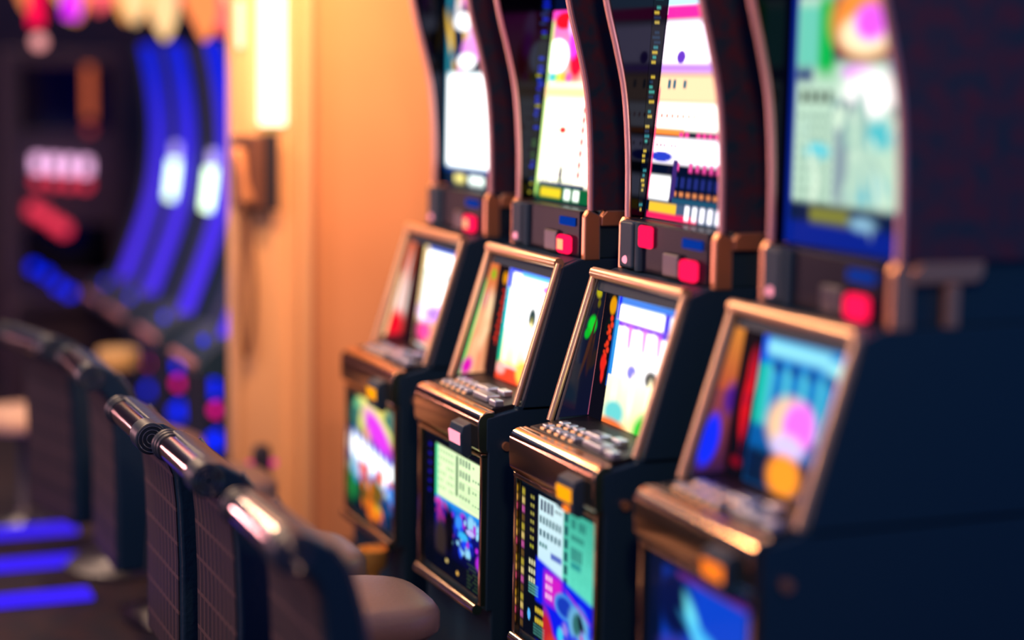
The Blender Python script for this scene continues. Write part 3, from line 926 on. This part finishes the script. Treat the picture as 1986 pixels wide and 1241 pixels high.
# ------------------------------------------------------------------ chairs
def make_chair(cx, cy, rz, label):
    """origin under the seat centre, facing +x (towards the machines)"""
    r = empty('casino_chair', (cx, cy, 0), rz)
    tag(r, label, 'chair', 'chairs in front of the slot machines')
    H = 0.235
    bx, bz = -0.378, 0.912
    # backrest shell (side section) extruded along y
    rear = [(-0.372, 0.880), (-0.330, 0.845), (-0.312, 0.800), (-0.304, 0.72), (-0.298, 0.55), (-0.298, 0.24)]
    front = [(-0.20, 0.24), (-0.186, 0.45), (-0.196, 0.62), (-0.210, 0.70), (-0.226, 0.78), (-0.252, 0.868), (-0.290, 0.922), (-0.342, 0.952), (-0.375, 0.955)]
    MB().prism(rear + front, -H, H).build('backrest', MT['leather'], r, bevel=0.014, seg=3)
    # woven panel on the back
    rr = [(x - 0.004, z) for x, z in rear[1:]]
    MB().prism(rr + [(x + 0.008, z) for x, z in reversed(rr)], -H + 0.02, H - 0.02).build('woven_panel', MT['lattice'], r, smooth=True)
    for s in (-1, 1):
        p = MB()
        p.tube([(x - .001, s * (H - 0.006), z) for x, z in front[:-2]], 0.008, 8)
        p.build('piping', MT['piping'], r, smooth=True)
    # top bar with end hubs and rings
    MB().tube([(bx, -0.150, bz), (bx, 0.170, bz)], 0.037, 28).build('top_bar', MT['chrome'], r, smooth=True)
    for y0, y1, rad, m in ((0.171, 0.186, 0.041, 'rubber'), (0.186, 0.199, 0.038, 'chrome'), (0.199, 0.214, 0.042, 'rubber')):
        MB().tube([(bx, y0, bz), (bx, y1, bz)], rad, 28).build('bar_ring', MT[m], r, smooth=True)
    for y0, y1 in ((-0.240, -0.15), (0.214, 0.235)):
        h = MB()
        h.tube([(bx, y0, bz), (bx, y1, bz)], 0.045, 30)
        hub = h.build('bar_hub', MT['rubber'], r, bevel=0.006, smooth=True)
        if y0 < 0:
            cc = MB()
            for q in (0.014, 0.026, 0.037):
                cc.tube([(bx + q * math.cos(a), y0 - 0.001, bz + q * math.sin(a)) for a in [i * math.pi / 12 for i in range(24)]], 0.0018, 6, closed=True)
            cc.build('hub_ring', MT['piping'], hub, smooth=True)
    # seat cushion, pan, column, foot
    st = MB()
    n = 28
    pts = []
    for i in range(n):
        a = 2 * math.pi * i / n
        ca, sa = math.cos(a), math.sin(a)
        e = 0.6
        pts.append((0.240 * abs(ca) ** e * (1 if ca > 0 else -1) + 0.058, 0.225 * abs(sa) ** e * (1 if sa > 0 else -1)))
    rings = []
    for (s, z) in ((0.94, 0.42), (1.0, 0.435), (1.0, 0.48), (0.95, 0.50), (0.80, 0.512), (0.4, 0.518)):
        rings.append([st.bm.verts.new((x * s, y * s, z)) for x, y in pts])
    for a, b in zip(rings, rings[1:]):
        for i in range(n):
            st.bm.faces.new((a[i], a[(i + 1) % n], b[(i + 1) % n], b[i]))
    st.bm.faces.new(rings[-1])
    st.bm.faces.new(list(reversed(rings[0])))
    st.build('seat', MT['seat'], r, smooth=True)
    MB().box(-0.24, 0.16, -0.13, 0.13, 0.375, 0.419).build('seat_pan', MT['steel'], r, bevel=0.008)
    MB().lathe((0, 0, 0.0), [(0.028, 0.03), (0.028, 0.375)]).build('pedestal', MT['steel'], r, smooth=True)
    MB().lathe((0, 0, 0.0), [(0.24, 0.0), (0.24, 0.014), (0.20, 0.024), (0.05, 0.036), (0.03, 0.05)]).build('base', MT['steel'], r, smooth=True)
    return r


make_chair(-0.500, 3.840, 0.0, 'nearest casino chair, blurred, beige seat cushion showing at its right')
make_chair(-0.505, 4.590, 0.0, 'second nearest casino chair, bright highlight on its chrome top bar')
make_chair(-0.530, 5.150, 0.0, 'middle casino chair, third from the camera, pink highlight on its top bar')
make_chair(-0.510, 6.205, 0.0, 'casino chair fourth from the camera, brown lit top bar before the blue machines')
make_chair(-0.600, 6.960, math.radians(14), 'farthest casino chair of the row, at the left edge, lit magenta')


def stool(x, y, rad, h, m, label):
    r = empty('round_stool', (x, y, 0))
    tag(r, label, 'stool')
    MB().lathe((0, 0, h), [(rad * .93, -0.085), (rad, -0.07), (rad, -0.025), (rad * .93, -0.006), (rad * .6, 0.0)], 32).build('seat', m, r, smooth=True)
    MB().lathe((0, 0, 0), [(0.17, 0), (0.17, 0.012), (0.04, 0.035), (0.022, 0.05), (0.022, h - 0.086)]).build('pedestal', MT['steel'], r, smooth=True)


stool(-0.87, 7.75, 0.19, 0.50, MT['creamseat'], 'cream round stool at the left edge behind the chairs')
stool(-0.42, 8.00, 0.095, 0.70, MT['yellowseat'], 'small yellow topped stool before the farthest blue banded machines')


# ------------------------------------------------------------------ blue machines beyond the pillar
def blue_machine(near_y, label, hot):
    r = empty('curved_slot_machine', (0, near_y, 0))
    tag(r, label, 'slot machine', 'blue lit curved slot machines beyond the pillar')
    W = WM
    arc = [(-0.02, 2.06), (0.012, 1.90), (0.033, 1.72), (0.036, 1.56), (0.020, 1.38), (-0.02, 1.22), (-0.08, 1.05), (-0.155, 0.86)]
    arc = smooth2(arc, 3)
    sh = 0.06
    prof = [(x + sh, z) for x, z in arc] + [(-0.20, 0.80), (-0.26, 0.74), (-0.26, 0.70), (-0.05, 0.66), (-0.02, 0.0), (0.6, 0.0), (0.6, 2.06)]
    MB().prism(prof, 0, W).build('cabinet', MT['black'], r, bevel=0.006)
    # blue light band down the curved cheek
    def band(y0, y1, x0, x1, m, name):
        b = MB()
        L = [(x + x0, z) for x, z in arc]
        R = [(x + x1, z) for x, z in reversed(arc)]
        b.prism(L + R, y0, y1)
        return b.build(name, m, r, smooth=True)
    nb = band(-0.010, -0.001, -0.025, 0.045, MT['bluegrad'], 'blue_band')
    MB().tube([(-0.262, 0.06, 0.742), (-0.262, W - 0.10, 0.742)], 0.013, 12).build('deck_edge', MT['pinkdeck'], r, smooth=True)
    # curved dark display, its screen highlight added as glowing blocks
    MB().prism([(x + sh - 0.004, z) for x, z in arc[3:16]] + [(x + sh - 0.0005, z) for x, z in reversed(arc[3:16])], 0.05, W - 0.05).build('display', MT['black'], r)
    if hot:
        hm = MB()
        hm.prism([(0.095, 1.57), (0.092, 1.50), (0.030, 1.50), (0.034, 1.57)], 0.14, 0.26)
        hm.build('display_highlight', MT['lilac'], r)
        MB().prism([(0.09, 1.49), (0.075, 1.30), (0.004, 1.30), (0.028, 1.49)], 0.12, 0.30).build('display_highlight', MT['whitegreen'], r)
    # belly lights
    MB().tube([(0.01, 0.03, 0.655), (0.01, 0.03, 0.47)], 0.045, 16).build('belly_light_tube', MT['blueglow'], r, smooth=True)
    MB().sphere((-0.002, 0.00, 0.415), 0.027).build('pink_lamp', MT['pinklamp'], r, smooth=True)
    MB().sphere((0.012, 0.02, 0.275), 0.052).build('blue_lamp', MT['blueglow'], r, smooth=True)
    MB().box(-0.24, -0.225, 0.0, 0.02, 0.83, 0.86).build('deck_lamp', MT['blueglow'], r)
    return r


def blue_grad():
    m = bpy.data.materials.new('blue_light_band')
    m.use_nodes = True
    nt = m.node_tree
    nt.nodes.clear()
    tc = nt.nodes.new('ShaderNodeTexCoord')
    sp = nt.nodes.new('ShaderNodeSeparateXYZ')
    mr = nt.nodes.new('ShaderNodeMapRange')
    mr.inputs['From Min'].default_value = 0.85
    mr.inputs['From Max'].default_value = 1.95
    rp = nt.nodes.new('ShaderNodeValToRGB')
    rp.color_ramp.elements[0].color = (*S(75, 45, 235), 1)
    rp.color_ramp.elements[1].color = (*S(10, 30, 215), 1)
    e2 = rp.color_ramp.elements.new(0.45)
    e2.color = (*S(70, 45, 225), 1)
    e = nt.nodes.new('ShaderNodeEmission')
    e.inputs[1].default_value = 1.25
    o = nt.nodes.new('ShaderNodeOutputMaterial')
    nt.links.new(tc.outputs['Object'], sp.inputs[0])
    nt.links.new(sp.outputs['Z'], mr.inputs['Value'])
    nt.links.new(mr.outputs[0], rp.inputs[0])
    nt.links.new(rp.outputs[0], e.inputs[0])
    nt.links.new(e.outputs[0], o.inputs[0])
    return m


MT['bluegrad'] = blue_grad()
MT['pinkdeck'] = mat('pinkish_deck_edge', (0.95, 0.45, 0.40), 0.35, 0.3)
MT['lilac'] = emit('lilac_glow', S(190, 170, 255), 1.6)
MT['whitegreen'] = emit('white_green_glow', S(225, 255, 225), 3.0)
MT['pinklamp'] = emit('hot_pink_lamp', S(255, 0, 150), 1.4)

BL = ('blue banded machine nearest behind the pillar, partly hidden by it',
      'blue banded machine second behind the pillar with a white glowing spot',
      'blue banded machine third behind the pillar with a white glowing spot',
      'blue banded machine farthest to the left of that row')
for i, yy in enumerate((7.15, 7.90, 8.66, 9.30)):
    blue_machine(yy, BL[i], i < 3)


# ------------------------------------------------------------------ dark machine at the far left
def far_machine(loc, rz, label):
    r = empty('upright_slot_machine', loc, rz)
    tag(r, label, 'slot machine')
    # faces -y locally
    c = MB()
    c.box(-0.31, 0.30, 0.0, 0.55, 0.0, 0.70)
    c.box(-0.31, 0.30, 0.10, 0.55, 0.70, 2.03)
    c.box(-0.31, 0.30, -0.17, 0.02, 0.63, 0.70)
    c.build('cabinet', MT['plum'], r, bevel=0.012)
    MB().box(-0.24, 0.24, 0.085, 0.099, 1.60, 1.95).build('upper_glass', MT['gloss'], r, bevel=0.004)
    MB().box(-0.24, 0.24, 0.085, 0.099, 0.80, 1.08).build('lower_glass', MT['gloss'], r, bevel=0.004)
    for i in range(4):
        x, dz = -0.16 + 0.085 * i, -.006 * i
        MB().tube([(x, 0.06, 1.455 + dz), (x, 0.06, 1.375 + dz)], 0.027, 14).build('white_lamp', MT['whitepink'], r, smooth=True)
        MB().sphere((x, 0.07, 1.315 + dz), 0.030).build('red_lamp', MT['pinkred'], r, smooth=True)
    for x, z in ((-0.19, 1.165), (-0.135, 1.13), (-0.075, 1.085), (-0.03, 1.055)):
        MB().sphere((x, 0.05, z), 0.040).build('red_bulb', MT['pinkred'], r, smooth=True)
    for x, z in ((-0.22, 0.815), (-0.155, 0.775), (-0.09, 0.71), (-0.03, 0.67)):
        MB().sphere((x, -0.12, z + .05), 0.028).build('blue_bulb', MT['blueglow'], r, smooth=True)
    MB().tube([(0.12, 0.06, 1.95), (0.12, 0.06, 1.66)], 0.024, 12).build('orange_tube', MT['dimorange'], r, smooth=True)
    MB().sphere((0.12, 0.06, 1.60), 0.024).build('red_bulb', MT['dimred'], r, smooth=True)
    return r


MT['whitepink'] = emit('white_pink_glow', S(255, 190, 240), 1.9)
MT['pinkred'] = emit('coral_red_glow', S(255, 60, 90), 1.1)
MT['dimorange'] = emit('dim_orange_glow', S(225, 105, 65), .8)
MT['dimred'] = emit('dim_red_glow', S(200, 70, 80), .8)
far_machine((-0.285, 10.06, 0), 0.0, 'dark upright machine at the left edge with red and blue bulbs')

# neon tubes and hanging lamps at the top left
o = MB().tube([(-0.62, 8.9, 2.6), (-0.62, 8.9, 2.13)], 0.036, 16).build('neon_tube', emit('red_neon', S(255, 10, 75), 1.3), None, smooth=True)
tag(o, 'red vertical neon tube at the top left', 'neon light')
o = MB().tube([(-0.455, 8.9, 2.6), (-0.455, 8.9, 2.17)], 0.042, 16).build('neon_tube', emit('magenta_neon', S(230, 40, 255), 1.3), None, smooth=True)
tag(o, 'magenta vertical neon tube right of the red one', 'neon light')
o = MB().sphere((-0.615, 8.85, 2.055), 0.038).build('globe_lamp', emit('pale_pink_globe', S(255, 165, 165), 1.1), None, smooth=True)
tag(o, 'pale pink round lamp below the red neon tube', 'lamp')
cols = [('amber', (255, 165, 85)), ('coral', (255, 95, 105)), ('orange', (255, 140, 80)), ('cream', (255, 205, 145))]
rnd = random.Random(4)
lampm = {n: emit(n + '_shade_glow', S(*c), 1.35) for n, c in cols}
spec = [(-0.47, 10.2, 2.29, 2), (-0.29, 9.9, 2.24, 3), (-0.16, 9.6, 2.30, 1), (0.02, 9.2, 2.20, 0), (-0.40, 9.6, 2.33, 0), (-0.33, 9.5, 2.22, 2), (-0.25, 9.3, 2.26, 1), (-0.12, 9.27, 2.22, 0), (-0.14, 8.95, 2.20, 3), (-0.09, 8.5, 2.12, 3),
        (-0.03, 8.6, 2.25, 1), (0.03, 8.4, 2.20, 2), (-0.02, 8.0, 2.11, 2), (0.10, 8.15, 2.14, 1), (0.04, 7.7, 2.22, 3), (-0.14, 8.2, 2.28, 3)]
for i, (x, y, z, c) in enumerate(spec):
    n = cols[c][0]
    r = empty('pendant_lamp', (x, y, 0))
    tag(r, n + ' glowing teardrop pendant lamp above the blue banded machines', 'lamp', 'pendant lamps above the blue machines')
    MB().lathe((0, 0, z - .05), [(0.006, 0), (0.028, 0.03), (0.052, 0.09), (0.062, 0.15), (0.050, 0.22), (0.015, 0.32)]).build('lamp_shade', lampm[n], r, smooth=True)
    MB().tube([(0, 0, z + .25), (0, 0, 3.0)], 0.004, 6).build('suspension_rod', MT['steel'], r)

# ------------------------------------------------------------------ setting
wallm = mat('orange_wall_paint', (0.80, 0.40, 0.20), 0.65, bump=(200, 0.08), vary=(1.5, (0.76, 0.37, 0.18)))
trimm = mat('cream_pillar_paint', (0.85, 0.52, 0.28), 0.5, bump=(150, 0.05))
farm = mat('plum_far_wall', (0.16, 0.07, 0.07), 0.7, vary=(1.2, (0.07, 0.035, 0.05)))
carp = mat('dark_carpet', (0.012, 0.012, 0.02), 0.9, bump=(250, 0.4), vary=(9, (0.035, 0.016, 0.018)))
tag(MB().box(-6, 4, -1.5, 12.2, -0.1, 0.0).build('floor', carp), kind='structure')
tag(MB().box(0.10, 3.5, 7.0, 7.1, 0.0, 3.4).build('wall_back', wallm), kind='structure')
tag(MB().box(-6, 4, 12.0, 12.1, 0.0, 3.4).build('wall_far', farm), kind='structure')
pil = MB()
pil.box(-0.170, 0.128, 6.93, 6.999, 0.0, 3.4)
pil.box(-0.170, -0.150, 6.905, 6.93, 0.0, 3.4)
pil.box(0.055, 0.085, 6.91, 6.93, 0.0, 3.4)
pil.box(0.10, 0.145, 6.90, 6.93, 0.0, 3.4)
tag(pil.build('trim_1', trimm, None, bevel=0.004), kind='structure')

# tall lit wall lamp on the pillar
r = empty('wall_sconce', (-0.012, 6.93, 1.70))
tag(r, 'tall glowing white sconce on the pillar above the telephone', 'wall lamp')
MB().box(-0.055, 0.055, -0.035, -0.004, 0.02, 0.95).build('diffuser', emit('warm_white_diffuser', (1.0, 0.86, 0.55), 2.6), r, bevel=0.012, seg=3)
MB().box(-0.045, 0.045, -0.004, 0.0, 0.0, 0.97).build('back_plate', MT['brass'], r)
o = MB().box(-0.153, -0.128, 6.895, 6.929, 2.02, 2.20).build('strip_light', emit('cream_strip_light', (1.0, 0.80, 0.55), 1.8), None, bevel=0.008)
tag(o, 'small cream vertical strip light on the left pillar edge', 'wall lamp')

# wall telephone
r = empty('wall_telephone', (-0.105, 6.93, 1.40))
tag(r, 'brown wall telephone with tan handset and hanging cord on the pillar', 'telephone')
MB().box(-0.07, 0.0515, -0.075, -0.001, 0.0, 0.285).build('body', MT['phone'], r, bevel=0.010, seg=3)
MB().box(0.052, 0.100, -0.085, -0.001, -0.005, 0.29).build('side_panel', MT['phonedark'], r, bevel=0.003)
MB().box(-0.064, -0.018, -0.080, -0.0755, 0.235, 0.262).build('display_window', MT['phonedark'], r, bevel=0.002)
hs = MB()
hs.tube([(-0.062, -0.10, 0.215), (-0.055, -0.115, 0.18), (-0.050, -0.122, 0.13), (-0.042, -0.115, 0.08), (-0.030, -0.10, 0.045)], [0.024, 0.019, 0.014, 0.019, 0.026], 16)
hs.sphere((-0.060, -0.095, 0.215), 0.026)
hs.sphere((-0.030, -0.095, 0.045), 0.027)
hs.build('handset', MT['handset'], r, smooth=True)
pts = [(-0.05, -0.10, 0.02), (-0.052, -0.08, -0.15), (-0.050, -0.06, -0.38), (-0.040, -0.06, -0.52), (-0.022, -0.06, -0.575), (-0.004, -0.05, -0.52), (0.008, -0.05, -0.36), (0.004, -0.04, -0.15), (0.0, -0.03, 0.0)]
# smooth the cord with Catmull-Rom
P = [Vector(p) for p in pts]
sm = []
for i in range(len(P) - 1):
    p0, p1, p2, p3 = P[max(i - 1, 0)], P[i], P[i + 1], P[min(i + 2, len(P) - 1)]
    for q in range(8):
        t = q / 8
        sm.append(0.5 * ((2 * p1) + (-p0 + p2) * t + (2 * p0 - 5 * p1 + 4 * p2 - p3) * t * t + (-p0 + 3 * p1 - 3 * p2 + p3) * t ** 3))
sm.append(P[-1])
MB().tube(sm, 0.011, 8).build('cord', MT['cord'], r, smooth=True)

# dark post in front of the pillar with magenta lamps
r = empty('bollard_post', (-0.155, 6.55, 0))
tag(r, 'dark round post with two small magenta lamps before the pillar', 'post')
MB().lathe((0, 0, 0), [(0.08, 0), (0.08, 0.02), (0.036, 0.04), (0.036, 0.50), (0.028, 0.525), (0.01, 0.53)]).build('post', MT['steel'], r, smooth=True)
for s in (-1, 1):
    MB().sphere((s * 0.046, 0, 0.455), 0.014).build('side_lamp', emit('magenta_side_lamp', S(255, 30, 150), 1.0), r, smooth=True)

# lit carpet stripes at the left, added as glowing blue bars
for i, (y, x0, x1, m) in enumerate(((7.56, -1.25, -0.69, 'blueviolet'), (7.05, -1.3, -0.72, 'blueviolet'), (6.56, -1.35, -0.80, 'blueviolet'))):
    if 'blueviolet' not in MT:
        MT['blueviolet'] = emit('blue_violet_strip', S(60, 35, 250), 1.1)
    o = MB().box(x0, x1, y - 0.07, y + 0.07, 0.001, 0.02).build('glowing_floor_stripe', MT['blueviolet'], None, bevel=0.008)
    tag(o, ('far', 'middle', 'near')[i] + ' one of three blue violet lit carpet stripes on the aisle floor, added as glowing bars', 'floor light', 'glowing floor stripes at the lower left')  # lit carpet stripe added as a glowing bar, not a floor light
